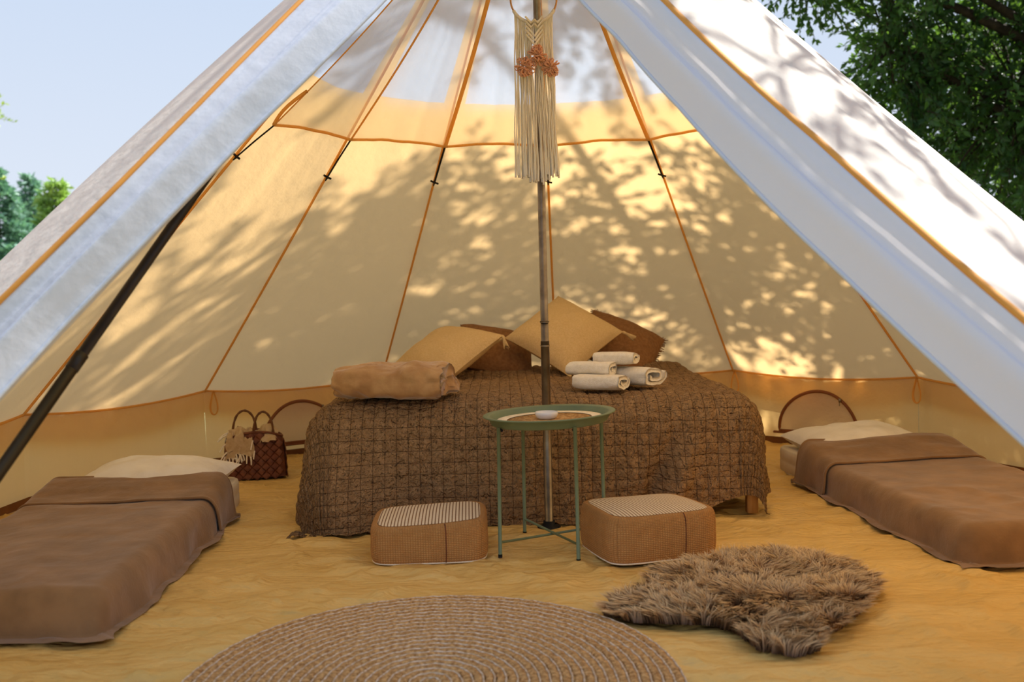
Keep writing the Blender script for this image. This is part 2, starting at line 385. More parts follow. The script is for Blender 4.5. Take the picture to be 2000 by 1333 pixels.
flap(R_pip, R_in, .030, .16, 'door_flap', 'smooth door flap folded back on the sunny side', 4, .035)
flap(L_pip, L_in, .022, .11, 'door_flap', 'shaded door flap folded back beside the dark pole', 9, .06)

tg, cg = np.meshgrid(np.linspace(.02, 1.04, 60), np.linspace(0, 1, 10), indexing='ij')
az = AZ0 - 3 * DA + (np.interp(tg, tt_, L_pip) - AZ0 + 3 * DA) * cg
mesh('door_edge_strip', roof(az, tg, False) + nrm(az) * (.004 * cg)[..., None], gridF(60, 10), M['canvas'], tent)
# sheer roof liner with ochre hem and black elastic straps
liner = root('roof_liner', 'sheer pale liner cone with ochre hem hanging under the roof', 'tent liner', (0, 0, 2.6))
ZH, RH = 1.617, 1.124
def lin_pt(az, s, sagb=0):
    r = RH * s; a = (az - AZ0) % DA / DA
    r = r * cos(DA / 2) / np.cos(np.abs((az - AZ0) % DA - DA / 2))
    z = ZH + (2.66 - ZH) * (1 - s) - .05 * np.sin(pi * s)
    return np.stack(np.broadcast_arrays(r * np.sin(az), r * np.cos(az), z + .012 * 4 * a * (1 - a) * s), -1)
for k in range(-1, 5):
    a0 = AZ0 + k * DA; ag, sg = np.meshgrid(np.linspace(0.0005, .9995, 14), np.linspace(.03, 1, 30), indexing='ij')
    P = lin_pt(a0 + ag * DA, sg) + nrm(a0 + ag * DA) * (fbm(ag * 6 + k, sg * 4, 5 + k, 2) * .02 * np.sin(pi * ag) * sg)[..., None]
    lpn = mesh('liner_panel', P, gridF(14, 30), M['liner'], liner)
    MB().tube(P[:, -1], .007, 6).obj('liner_hem', M['tape'], lpn)
for k in range(-1, 6):
    az = AZ0 + k * DA + .0006; s = np.linspace(.03, 1, 24); P = lin_pt(np.full(24, az), s) - nrm(np.full(24, az)) * .003
    MB().tube(P, .010 if k in (1, 3) else .006, 6, flat=.3).obj('liner_seam', M['tape'], liner)
P = np.concatenate([lin_pt(np.full(8, AZ0 - DA + .001), np.linspace(1, .86, 8)) + np.array([[-.02 * sin(pi * x / 7), 0, .0] for x in range(8)])])
MB().tube(P, .007, 6).obj('liner_edge_cord', M['tape'], liner)
for k in range(-1, 5):
    az = AZ0 + k * DA; a = lin_pt(np.array(az), 1.0); b = roof(az, .535) - nrm(np.array(az)) * .016
    st = MB().tube([a + [0, 0, -.004], a * .5 + b * .5, b], .0055, 6, flat=.5).obj('strap', M['black'], liner)
    e1 = np.array([cos(az), -sin(az), 0]); h = MB(); h.tube([b - e1 * .02 + [0, 0, .008], b, b + e1 * .02 - [0, 0, .006]], .005, 6)
    d = (b - a) / np.linalg.norm(b - a); h.tube([b, b + d * .022], [.006, .003], 6); h.obj('hook', M['black'], st)

# ------------------------------------------------------------------ poles
pole = root('centre_pole', 'tall steel tent pole standing in front of the bed', 'pole', (0, -.02, 0))
MB().tube([(0, -.02, .012), (0, -.02, .72)], .0165, 20).obj('pole_section', M['steel'], pole)
MB().tube([(0, -.02, .72), (0, -.02, 2.70)], .0150, 20).obj('pole_section', M['steel'], pole)
for z in (.70, .79): MB().tube([(0, -.02, z), (0, -.02, z + .006)], .0178, 20).obj('collar', M['steel'], pole)
b = MB(); b.lathe([(.001, 0), (.045, 0), (.045, .008), (.022, .012), (.022, .03), (.001, .03)], (0, -.02, 0.0)); b.obj('foot_plate', M['black'], pole)
dp = root('door_pole', 'dark slanting door pole beside the shaded tent flap', 'pole', (-1.557, -1.914, 0))
f = np.array([-1.557, -1.914, .015]); d = np.array([.389, .55, .791]) / .791
MB().tube([f, f + d * .75], .0150, 16).obj('pole_section', M['darksteel'], dp)
MB().tube([f + d * .75, f + d * 1.37], .0135, 16).obj('pole_section', M['darksteel'], dp)
MB().tube([f + d * .735, f + d * .77], .0165, 16).obj('collar', M['darksteel'], dp)
MB().lathe([(.001, 0), (.02, 0), (.02, .03), (.001, .03)], (f[0], f[1], 0)).obj('foot_cap', M['black'], dp)

# ------------------------------------------------------------------ macrame
mac = root('macrame_hanging', 'cream macrame wall hanging with three peach rosettes on the pole', 'macrame', (0, -.055, 1.32))
RC = np.array([-.015, -.075, 1.985]); th = np.linspace(0, 2 * pi, 49)
MB().tube([RC + .085 * np.array([cos(x), 0, sin(x)]) for x in th], .0035, 8, cap=False).obj('hoop', pbr('bamboo_hoop', (190, 140, 84), (170, 120, 70), .5), mac)
wrp = MB()
for x in np.linspace(pi * 1.17, pi * 1.83, 34):
    p = RC + .085 * np.array([cos(x), 0, sin(x)]); t = np.array([-sin(x), 0, cos(x)])
    wrp.tube([p - t * .0035, p + t * .0035], .0062, 8)
wrp.obj('larks_head_knots', M['yarn'], mac)
b = MB()
for s in (-1, 1): b.tube([(s * .02, -.045, 2.30), (s * .045 - .01, -.07, 2.15), (RC[0] + s * .05, -.075, RC[2] + .069)], .003, 6)
b.obj('hanging_cord', M['yarn'], mac)
cnt = 66
for i in range(cnt):
    x = -.083 + .138 * i / (cnt - 1) - .003
    xr = (x - RC[0]) / .085
    z0 = RC[2] - .085 * sqrt(max(0, 1 - min(1, xr * xr)))
    grp = 0 if i < 23 else (1 if i < 44 else 2)
    ge = [(-.052, .93), (.006, 1.0), (.048, .94)][grp]
    xe = x + (.014 if x > -.015 else -.002) + rng.normal(0, .004)
    zb = 1.338 - .016 * (grp == 1) + rng.normal(0, .008)
    n_ = 12; t = np.linspace(0, 1, n_)
    px = x + (xe - x) * t + np.cumsum(rng.normal(0, .0006, n_)) + .002 * np.sin(t * 14 + i)
    P = np.stack([px, -.072 + .008 * (i % 3 - 1) * np.minimum(1, t * 3) + rng.normal(0, .0008, n_), z0 + (zb - z0) * t], -1)
    if 27 <= i <= 38: P[1:5, 0] += (.014 if i > 32 else -.014) * np.array([.4, .8, .6, .2])      # opening around the diamond knot
    MB().tube(P, np.concatenate([np.full(n_ - 3, .0021), [.0026, .0034, .0038]]), 5).obj('cord', M['yarn'], mac)
dk = MB()
for j in range(5):
    for s in (-1, 1):
        z = 1.90 - j * .016; dk.tube([(-.015 + s * .032, -.083, z + .02), (-.015 + s * .012, -.087, z - .004), (-.015, -.088, z - .022 + (.03 if j < 2 else 0))], .0042, 6)
dk.obj('chevron_knots', M['yarn'], mac)
for (x, z, r) in ((-.003, 1.775, .036), (-.052, 1.735, .036), (.043, 1.73, .033)):
    f = MB(); c = np.array([x, -.095, z])
    for j in range(46):
        ph = rng.uniform(0, 2 * pi); ct = rng.uniform(-.2, 1); s_ = sqrt(1 - ct * ct)
        dr = np.array([s_ * cos(ph), -abs(ct) * .7, s_ * sin(ph)]); q = c + dr * r * rng.uniform(.75, 1.05)
        side = np.cross(dr, rng.normal(size=3)); side /= np.linalg.norm(side)
        f.tube([c + dr * r * .2, q + side * .007, q + dr * .004, q - side * .007, c + dr * r * .25], .0026, 5)
    f.obj('rosette', M['peach'], mac)

# ------------------------------------------------------------------ bed
BX0, BX1, BY0, BY1, BH = -.95, .875, .09, 1.95, .485
bed = root('bed', 'low pine bed mostly hidden beneath a brown quilt', 'bed', (-.02, 1.03, 0))
MB().box((-.02, 1.03, .33), (1.44, 1.58, .19)).obj('mattress', M['mattress'], bed)
MB().box((-.02, .22, .19), (1.50, .03, .10)).obj('side_rail', M['wood'], bed)
MB().box((-.02, 1.84, .19), (1.50, .03, .10)).obj('side_rail', M['wood'], bed)
for s in (-1, 1): MB().box((-.02 + s * .76, 1.03, .19), (.03, 1.60, .10)).obj('end_rail', M['wood'], bed)
for x in (-.82, .825):
    for y in (.165, 1.86): MB().box((x, y, .09), (.042, .042, .18)).obj('leg', M['wood'], bed)
def drape(p, q, box, h, r, flare=.12, folds=.0, fk=18, eps=.006, pw=4, hf=None):
    x0, x1, y0, y1 = box[0] + r, box[1] - r, box[2] + r, box[3] - r
    px = np.clip(p, x0, x1); qy = np.clip(q, y0, y1); ex = p - px; ey = q - qy
    L2 = np.hypot(ex, ey) + 1e-9; L = (np.abs(ex)**pw + np.abs(ey)**pw)**(1 / pw)
    dx, dy = ex / L2, ey / L2
    arc = r * pi / 2; ang = np.clip(L / r, 0, pi / 2)
    dn = r * (1 - np.cos(ang)) + np.maximum(L - arc, 0); ou = r * np.sin(ang)
    hh = h - eps; exc = np.maximum(dn - hh, 0); dn = np.minimum(dn, hh)
    fall = np.clip((dn - r * .6) / (hh - r * .6), 0, 1)
    ou = ou + flare * fall * h * .5 + exc * .9 + folds * fall * np.sin(fk * (p * 1.0 + q * 1.3) + 2 * fbm(p * 3, q * 3, 3, 2))
    z = h - dn + (exc > 0) * (.004 + .006 * np.sin(30 * (p + q)))
    if hf is not None: z = z + hf(px, qy) * (1 - np.clip(dn / (h * .8), 0, 1))
    return np.stack([px + dx * ou, qy + dy * ou, z], -1), fall
nq, mq = 300, 300
ps = np.linspace(BX0 - .40, BX1 + .36, nq); tq = np.linspace(0, 1, mq)
pg, tg = np.meshgrid(ps, tq, indexing='ij')
qmin = BY0 + .12 - .57 + .105 * sm(.42, .80, pg)
qg = qmin + (BY1 - .02 - qmin) * tg
P, fall = drape(pg, qg, (BX0, BX1, BY0, BY1), BH, .12, .14, .008, 9)
dn = BH - P[..., 2]
front = (qg < BY0 + .12)
fl = sm(.03, .4, dn)
c0 = .60 - .42 * dn
P[..., 1] += -1.0 * front * fl * (.050 * np.exp(-((pg - c0 - .06) / .05)**2) - .055 * np.exp(-((pg - c0 + .03) / .035)**2))
P[..., 1] += -front.astype(float) * fl * (.03 + .10 * sm(-.45, -.95, pg) - .03 * sm(-.1, .0, pg))
P[..., 1] += -1.0 * front * fl * .02 * np.exp(-((pg - .12) / .10)**2)
P[..., 2] += (dn < .06) * (.04 * fbm(pg * 3.2, qg * 3.2, 31, 2) + .03 * np.exp(-((pg - .68) / .16)**2 - ((qg - 1.62) / .2)**2))
nn = normals(P); nn *= np.where(nn[nq // 2, mq // 2, 2] < 0, -1, 1)
gx = np.abs((pg + QS / 2) % QS - QS / 2); gy = np.abs((qg + QS / 2) % QS - QS / 2)
disp = -.0045 * np.exp(-(gx / .006)**2) - .0035 * np.exp(-(gy / .006)**2) + .014 * fbm(pg * 18, qg * 18, 41, 3) + .012 * fbm(pg * 50, qg * 14, 44, 2) + .02 * fbm(pg * 5, qg * 5, 47, 2)
P = P + nn * disp[..., None]
P[..., 2] = np.maximum(P[..., 2], .004)
wob = np.stack([pg + .004 * fbm(pg * 12, qg * 12, 8, 2), qg + .006 * fbm(pg * 9, qg * 12, 9, 2)], -1)
quilt = mesh('quilt', P, gridF(nq, mq), M['quilt'], uv=wob.reshape(-1, 2), base=(-.03, 1.0, BH), label='brown quilted bedspread draped over the double bed', cat='bedspread')

# cushions
def cushion_mesh(w, h, th, seed, n=34, pinch=.10, wr=.012):
    u = np.linspace(-1, 1, n); ug, vg = np.meshgrid(u, u, indexing='ij'); out = []
    for s in (1, -1):
        x = ug * w / 2 * (1 - pinch * (1 - np.abs(vg)**2) * np.abs(ug)**3 * .0 - pinch * (1 - vg**2) * .5 * ug**2)
        y = vg * h / 2 * (1 - pinch * (1 - ug**2) * .5 * vg**2)
        t = np.power(np.clip((1 - ug**4) * (1 - vg**4), 0, 1), .5) * (.55 + .45 * (1 - ug**2) * (1 - vg**2))
        z = s * th / 2 * t + wr * fbm(ug * 2.5 + seed, vg * 2.5, seed + s, 3) * t
        out.append(np.stack([x, y, z], -1).reshape(-1, 3))
    F = gridF(n, n); V = np.concatenate(out); F2 = F[:, ::-1] + n * n
    return V, np.concatenate([F, F2])
def place(V, R, c): return np.asarray(V) @ np.array(R).T + np.array(c)
def tassel(p, d, mat, parent, L=.055):
    d = np.array(d, float); d /= np.linalg.norm(d); p = np.array(p, float); m = MB()
    m.tube([p, p + d * .008, p + d * .016, p + d * .022], [.003, .0085, .0085, .006], 8)
    a = np.cross(d, [0, 0, 1.] if abs(d[2]) < .9 else [1., 0, 0]); a /= np.linalg.norm(a); b = np.cross(d, a)
    for j in range(12):
        q = 2 * pi * j / 12; o = cos(q) * a + sin(q) * b
        m.tube([p + d * .018 + o * .004, p + d * (.02 + L * .5) + o * .009, p + d * (.02 + L * rng.uniform(.9, 1.1)) + o * .013], .0026, 4)
    m.obj('tassel', mat, parent)
def cushion(name, lab, mat, size, R, c, seed, tass=(), fr=None, grp=None):
    V, F = cushion_mesh(size[0], size[1], size[2], seed, wr=.035)
    W = place(V, R, c); r = root(name, lab, 'cushion', (c[0], c[1], W[:, 2].min()), grp)
    mesh('cover', W, F, mat, r)
    for (sx, sy, d) in tass:
        tassel(place([[sx * size[0] * .49, sy * size[1] * .49, 0]], R, c)[0], d, mat, r)
    if fr:
        m = MB()
        for e in range(4):
            for s in np.linspace(-.97, .97, 60):
                l = [(s, 1), (s, -1), (1, s), (-1, s)][e]; nrm_ = [(0, 1), (0, -1), (1, 0), (-1, 0)][e]
                sh = 1 - .05 * (1 - s * s)
                a = np.array([l[0] * size[0] / 2 * (sh if e > 1 else 1), l[1] * size[1] / 2 * (sh if e < 2 else 1), 0])
                b = a + np.array([nrm_[0] * .014 + rng.normal(0, .004), nrm_[1] * .014 + rng.normal(0, .004), rng.normal(0, .006)])
                m.tube(place([a, b], R, c), .0022, 3, cap=False)
        m.obj('fringe', mat, r)
    return r
D = rad
def basis(ex, ey):
    ex = np.array(ex, float); ex /= np.linalg.norm(ex); ey = np.array(ey, float); ey -= ex * (ex @ ey); ey /= np.linalg.norm(ey)
    return np.stack([ex, ey, np.cross(ex, ey)], 1)
# middle mustard cushion stands on a corner; left one leans flatter
lean = np.array([0, .42, .36]); lean /= np.linalg.norm(lean); hx = np.array([1, .05, .05])
Rm = basis(hx * .72 - lean * .72, hx * .72 + lean * .70)
cushion('cushion', 'mustard cushion standing on its corner behind the pole', M['cush_y'], (.45, .45, .19), Rm, (.165, 1.50, .675), 3, [(1, 1, (1, -.2, -.6)), (-1, -1, (-1, -.2, -.3)), (1, -1, (0, -1, -.4))])
Rl = basis((.69, -.71, -.09), (.45, .60, .42))
cushion('cushion', 'mustard cushion lying back behind the folded comforter', M['cush_y'], (.46, .44, .18), Rl, (-.46, 1.36, .605), 5, [(1, 1, (.3, -.6, -1)), (1, -1, (1, -.3, -.2))])
Rb = basis((.92, .1, -.20), (.10, .85, .50))
cushion('cushion', 'brown cushion tucked between the two mustard cushions', M['cush_b'], (.42, .40, .20), Rb, (-.20, 1.68, .585), 8)
Rb2 = basis((.80, -.1, -.36), (.36, .8, .5))
cushion('cushion', 'brown fringed cushion behind the white towels', M['cush_b'], (.44, .42, .20), Rb2, (.49, 1.70, .600), 11, fr=True)

# folded comforter and towels: layered cloth folded into a spiral and extruded
def spiral_roll(L, w, h, th, turns, seed, nl=40, bulge=.012, wr=.008, open_=0, taper=.12, nth=64):
    t = np.linspace(0, 1, nth); ang = pi * .9 + turns * 2 * pi * t
    k = .30 + .70 * t
    def sup(a, e=.75): return np.sign(np.cos(a)) * np.abs(np.cos(a))**e, np.sign(np.sin(a)) * np.abs(np.sin(a))**e
    c, s = sup(ang); cy = (w / 2 - th / 2) * k * c; cz = (h / 2 - th / 2) * k * s
    cl = np.stack([cy, cz], -1); tg = np.gradient(cl, axis=0); tg /= np.linalg.norm(tg, axis=1, keepdims=True) + 1e-9
    nr_ = np.stack([-tg[:, 1], tg[:, 0]], -1); hw = th / 2 * .92 * np.minimum(1, np.minimum(t, 1 - t) * 22 + .35)[:, None]
    loop = np.concatenate([cl + nr_ * hw, (cl - nr_ * hw)[::-1]]); m = len(loop)
    xs = np.linspace(-L / 2, L / 2, nl); V = []
    for i, x in enumerate(xs):
        e = 1 - taper * (abs(2 * x / L))**6
        xx = x + wr * 1.5 * fbm(loop[:, 0] * 14 + seed, loop[:, 1] * 14, seed, 2) * (1 + 2 * (abs(2 * x / L) > .9))
        dd = 1 + wr / h * 6 * fbm(np.full(m, x * 9 + seed), np.arctan2(loop[:, 1], loop[:, 0]) * 1.5, seed + 5, 3)
        V.append(np.stack([xx, loop[:, 0] * e * dd, np.maximum(loop[:, 1] * e * dd, -h / 2) + h / 2], -1))
    V = np.array(V).reshape(-1, 3); F = [tuple(q) for q in gridF(nl, m, cv=True)]
    for q in range(nth - 1):                       # strip caps at both ends
        a, b = q, q + 1; c_, d_ = m - 1 - q, m - 2 - q
        F.append((a, c_, d_, b)); o = (nl - 1) * m; F.append((o + a, o + b, o + d_, o + c_))
    return V, F
V, F = spiral_roll(.46, .34, .165, .066, 1.55, 3, nl=70, wr=.017, nth=90, taper=.22)
V[:, 2] *= 1 - .10 * sm(.1, -.27, V[:, 0])
V = rz(V, rad(-14), (-.60, .215, BH + .006)); mesh('comforter', V, F, M['comforter'], base=(-.60, .215, BH + .006), label='tan plush comforter folded up on the end of the bed', cat='comforter')
def towel(lab, L, w, h, c, a, seed, tilt=0, th=.019):
    V, F = spiral_roll(L, w, h, th, 1.6, seed, nl=26, wr=.006, nth=48)
    if tilt: V = V @ rot3(0, tilt, 0).T
    V = rz(V, a, c); o = mesh('towel', V, F, M['terry'], base=c, label=lab, cat='towel', group='white towels stacked on the bed'); return o
TB = BH + .010
towel('white towel at the front of the pile, nearest the pole', .21, .18, .075, (.240, .30, TB), rad(-32), 21)
towel('white towel on the outer side of the pile, with its folds fanning out', .21, .18, .100, (.395, .41, TB), rad(-48), 22)
towel('white towel second from the bottom, above the front one', .19, .16, .070, (.210, .385, TB + .052), rad(-22), 23)
towel('white towel on top of the pile', .18, .15, .068, (.315, .43, TB + .090), rad(-26), 24)

# ------------------------------------------------------------------ tray table
TC = np.array([-.003, -.305]); TZ = .465
tab = root('side_table', 'round green metal tray table in front of the pole', 'table', (TC[0], TC[1], 0))
Rt = rot3(0, rad(-1.8), 0)
def tray_part(prof, name, mat, parent, n=64, **k):
    m = MB().lathe(prof, (0, 0, 0), n, cap=False); V = place(np.concatenate(m.v), Rt, (TC[0], TC[1], TZ)); return mesh(name, V, m.f, mat, parent, **k)
tray_part([(.0005, -.012), (.196, -.012), (.200, -.008), (.208, .014), (.214, .016), (.232, .018), (.234, .016), (.232, .013), (.216, .010), (.205, -.014), (.198, -.018), (.0005, -.018)], 'tray', M['green'], tab)
for (bx, by) in ((-.19, -.424), (.078, -.515), (-.087, -.126), (.186, -.215)):
    v = np.array([bx - TC[0], by - TC[1]]); v = v / np.linalg.norm(v); top = TC + v * .212; bot = TC + v * .218
    zt = TZ - .012 + v[0] * .21 * sin(rad(1.8))
    lg = MB().tube([(bot[0], bot[1], .004), (top[0], top[1], zt)], .0068, 10).obj('leg', M['green'], tab)
    MB().tube([(bot[0], bot[1], 0), (bot[0], bot[1], .012)], .0076, 10).obj('foot_cap', M['black'], lg)
    MB().tube([(top[0], top[1], zt - .004), tuple(TC + v * .197) + (zt - .012,)], .005, 6).obj('bracket', M['black'], lg)
for (A_, B_) in (((-.19, -.424), (.186, -.215)), ((.078, -.515), (-.087, -.126))):
    a = TC + (np.array(A_) - TC) / np.linalg.norm(np.array(A_) - TC) * .215; b = TC + (np.array(B_) - TC) / np.linalg.norm(np.array(B_) - TC) * .215
    z = .052 if A_[0] < 0 else .060
    MB().tube([(a[0], a[1], z), (b[0], b[1], z)], .0045, 8).obj('stretcher', M['green'], tab)
pm = root('placemat', 'round jute placemat with cream rim on the green tray', 'placemat', (TC[0], TC[1], TZ - .010))
tray_part([(.0005, -.010), (.150, -.010), (.150, -.005), (.0005, -.005)], 'woven_disc', M['jute'], pm)
tray_part([(.150, -.011), (.186, -.011), (.189, -.006), (.186, -.001), (.150, -.003)], 'rim', M['cream'], pm)
dish = MB().lathe([(.001, 0), (.030, 0), (.036, .004), (.040, .013), (.0415, .022), (.039, .024), (.036, .014), (.028, .006), (.001, .005)], (-.012, -.30, TZ - .0045), 40, cap=False).obj('dish', M['ceramic'], base=(-.012, -.30, TZ - .0045), label='small white ceramic dish on the jute placemat', cat='dish')

# ------------------------------------------------------------------ poufs
def striped():
    m, t = newmat('striped_jute_top'); c = N(t, 'TexCoord'); s = N(t, 'SeparateXYZ'); t.links.new(c.outputs['UV'], s.inputs[0])
    def tri(o, per):
        d = N(t, 'Math', operation='PINGPONG'); d.inputs[1].default_value = per / 2; t.links.new(o, d.inputs[0])
        r = N(t, 'MapRange'); r.inputs['From Min'].default_value = per * .10; r.inputs['From Max'].default_value = per * .20; t.links.new(d.outputs[0], r.inputs[0]); return r.outputs[0]
    a = tri(s.outputs['X'], .0115); b = tri(s.outputs['Y'], .012)
    mm = N(t, 'MapRange'); mm.inputs['To Min'].default_value = .75; t.links.new(b, mm.inputs[0])
    mu = N(t, 'Math', operation='MULTIPLY'); t.links.new(a, mu.inputs[0]); t.links.new(mm.outputs[0], mu.inputs[1])
    mx = N(t, 'Mix', data_type='RGBA'); t.links.new(mu.outputs[0], mx.inputs['Factor']); mx.inputs['A'].default_value = lin((128, 90, 56)); mx.inputs['B'].default_value = lin((232, 214, 186))
    p = N(t, 'BsdfPrincipled', Roughness=.95); t.links.new(mx.outputs['Result'], p.inputs['Base Color'])
    bp = N(t, 'Bump', Strength=.6, Distance=.004); t.links.new(mu.outputs[0], bp.inputs['Height']); t.links.new(bp.outputs[0], p.inputs['Normal'])
    o = N(t, 'OutputMaterial'); t.links.new(p.outputs[0], o.inputs[0]); return m
M['stripe'] = striped()
M['knit'] = pbr('knitted_jute', (186, 128, 66), (158, 104, 50), .95, nscale=60, bs=1, bscale=1, bdist=.004)
def knit():
    m, t = newmat('knitted_jute_side'); c = N(t, 'TexCoord')
    p = N(t, 'BsdfPrincipled', Roughness=.95)
    col = varied(t, lin((226, 178, 110)), lin((206, 154, 88)), c.outputs['Object'], 30)
    s = N(t, 'SeparateXYZ'); t.links.new(c.outputs['UV'], s.inputs[0]); hs = []
    for ax, per in (('X', .0085), ('Y', .006)):
        d = N(t, 'Math', operation='PINGPONG'); d.inputs[1].default_value = per / 2; t.links.new(s.outputs[ax], d.inputs[0])
        mm = N(t, 'MapRange'); mm.inputs['From Max'].default_value = per / 2; t.links.new(d.outputs[0], mm.inputs[0]); hs.append(mm.outputs[0])
    mu = N(t, 'Math', operation='MULTIPLY'); t.links.new(hs[0], mu.inputs[0]); t.links.new(hs[1], mu.inputs[1])
    mx = N(t, 'Mix', data_type='RGBA'); t.links.new(mu.outputs[0], mx.inputs['Factor']); mx.inputs['A'].default_value = lin((172, 120, 66)); t.links.new(col, mx.inputs['B'])
    t.links.new(mx.outputs['Result'], p.inputs['Base Color'])
    b = N(t, 'Bump', Strength=.8, Distance=.004); t.links.new(mu.outputs[0], b.inputs['Height']); t.links.new(b.outputs[0], p.inputs['Normal'])
    o = N(t, 'OutputMaterial'); t.links.new(p.outputs[0], o.inputs[0]); return m
M['knit'] = knit()
def pouf(lab, c, a, wx, wy, h, seed, tilt=0):
    r = root('pouf', lab, 'pouf', (c[0], c[1], 0), 'jute floor poufs')
    n = 160; nz = 34; th = np.linspace(0, 2 * pi, n, endpoint=False)
    def ring(f, e):           # superellipse outline
        cx = np.sign(np.cos(th)) * np.abs(np.cos(th))**e; cy = np.sign(np.sin(th)) * np.abs(np.sin(th))**e
        return cx * wx / 2 * f, cy * wy / 2 * f
    prof = []
    for i in range(nz):
        s = i / (nz - 1); ang = -pi / 2 + pi * s
        f = .90 + .10 * abs(np.cos(ang))**.6; z = h * (.5 + .5 * np.sign(np.sin(ang)) * abs(np.sin(ang))**.55)
        prof.append((f, z))
    top0 = .875
    prof += [(top0, h * 1.0)]
    V = []; UV = []
    for f, z in prof:
        x, y = ring(f, .38); zz = z + 0 * x
        zz = zz * (1 + .10 * fbm(x * 5 + seed, y * 5, seed, 2) * (z > h * .3) + tilt * x / wx)
        bul = 1 + .03 * fbm(th * 3, zz * 12 + seed, seed + 3, 2)
        V.append(np.stack([x * bul, y * bul, zz], -1)); UV.append(np.stack([np.where(np.abs(x / wx) < np.abs(y / wy), x, y), zz + (1 - f) * .3], -1))
    base0 = np.array([[0, 0, .0]]); V = np.concatenate(V + [base0]); UV = np.concatenate(UV + [np.zeros((1, 2))])
    F = [tuple(q) for q in gridF(len(prof), n, cv=True)] + [(len(V) - 1, (j + 1) % n, j) for j in range(n)]
    W = rz(V, a, (c[0], c[1], .001)); body = mesh('body', W, F, M['knit'], r, uv=UV)
    m = 60; u = np.linspace(-1, 1, m); ug, vg = np.meshgrid(u, u, indexing='ij'); sq = top0
    # top panel: squircle map of a square grid
    g = np.maximum(np.abs(ug), np.abs(vg)) + 1e-9; t_ = np.arctan2(vg, ug)
    ex = np.abs(np.cos(t_))**.38 * np.sign(np.cos(t_)); ey = np.abs(np.sin(t_))**.38 * np.sign(np.sin(t_))
    x = ex * g * wx / 2 * sq; y = ey * g * wy / 2 * sq
    z = h * (1 + .10 * fbm(x * 5 + seed, y * 5, seed, 2) + tilt * x / wx) + .012 * (1 - g**2) + .008 * fbm(x * 9, y * 9 + seed, seed + 8, 2) * (1 - g**4)
    W = rz(np.stack([x, y, z], -1).reshape(-1, 3), a, (c[0], c[1], .002)); mesh('top_panel', W, gridF(m, m), M['stripe'], r, uv=np.stack([x, y], -1).reshape(-1, 2), label='top striped in cream yarn')
    k = int(n * .76); pts = [rz(V[i * n + k], a, (c[0], c[1], .001)) for i in range(4, len(prof) - 3)]
    MB().tube(pts, .0022, 5).obj('side_seam', M['splint'], r)
    pts = [rz(V[5 * n + j % n] * np.array([1.004, 1.004, 1]), a, (c[0], c[1], .001)) for j in range(n + 1)]
    MB().tube(pts, .0028, 5, cap=False).obj('base_cord', M['cream'], r)
pouf('squarely facing jute pouf with striped top below the folded comforter', (-.432, -.315), rad(2), .405, .37, .135, 3, .10)
pouf('angled jute pouf with striped top between the table and the sheepskin', (.325, -.375), rad(17), .41, .35, .158, 6, -.04)

# ------------------------------------------------------------------ rug
rug = root('round_rug', 'round braided jute rug with pale rings in the foreground', 'rug', (-.347, -1.53, .002))
nring = 23; Rr = .653
for i in range(nring):
    r = Rr * (i + .5) / nring; n = max(24, int(220 * r / Rr)); th = np.linspace(0, 2 * pi, n, endpoint=False)
    bw = Rr / nring
    def ringmesh(rc, wid, hgt, z0, tw, ph):
        C = 8; V = []
        for j in range(C):
            q = 2 * pi * j / C; k = 1 + .22 * np.sin(tw * th + ph + (q if tw else 0))
            rr_ = rc + wid / 2 * np.cos(q) * k + .0015 * np.sin(th * 7 + i); zz = z0 + hgt / 2 + hgt / 2 * np.sin(q) * k
            V.append(np.stack([-.347 + .905 * rr_ * np.cos(th), -1.53 + rr_ * np.sin(th), zz], -1))
        V = np.stack(V, 1); return V.reshape(-1, 3), gridF(n, C, cu=True, cv=True)
    tw = max(6, int(r * 2 * pi / .022 ))
    tw = min(tw, n // 3)
    V, F = ringmesh(r - bw * .08, bw * .84, .012, .002, tw, i)
    rg = mesh('braid_ring', V, F, M['jute'], rug)
    V, F = ringmesh(r + bw * .40, bw * .20, .010, .0035, min(tw * 2, n // 3), i)
    mesh('pale_strand', V, F, M['pale'] if 'pale' in M else M.setdefault('pale', pbr('pale_lavender_yarn', (232, 214, 190), (188, 156, 118), .9, nscale=90, bs=.5, bscale=200, bdist=.003)), rg)

# ------------------------------------------------------------------ sheepskin
fur = root('sheepskin', 'shaggy brown sheepskin lying beside the round rug', 'sheepskin', (.56, -.93, 0))
OUT = np.array([.0, -.075]) * np.ones((22, 1)) + np.array([.03, -.0]) * np.ones((22, 1)) * 0 + np.array([(.10, -1.01), (.17, -.88), (.27, -.80), (.26, -.72), (.36, -.60), (.50, -.53), (.63, -.47), (.80, -.46), (.88, -.56), (.93, -.72), (.92, -.86), (.87, -.93), (.80, -1.05), (.70, -1.18), (.64, -1.22), (.60, -1.33), (.53, -1.365), (.45, -1.31), (.43, -1.20), (.38, -1.12), (.28, -1.10), (.18, -1.08)])
def inside(P, poly):
    x, y = P[:, 0], P[:, 1]; c = np.zeros(len(P), bool); j = len(poly) - 1
    for i in range(len(poly)):
        xi, yi = poly[i]; xj, yj = poly[j]
        c ^= ((yi > y) != (yj > y)) & (x < (xj - xi) * (y - yi) / (yj - yi + 1e-12) + xi); j = i
    return c
cen = np.array([.56, -.97]); nO = len(OUT)
ringsV = [np.append(cen, .022)]
for s, z in ((.33, .020), (.66, .018), (.85, .012), (.93, .003)): ringsV += [np.append(cen + (p - cen) * s, z) for p in OUT]
F = [(0, 1 + j, 1 + (j + 1) % nO) for j in range(nO)]
for a in range(3): F += [(1 + a * nO + j, 1 + (a + 1) * nO + j, 1 + (a + 1) * nO + (j + 1) % nO, 1 + a * nO + (j + 1) % nO) for j in range(nO)]
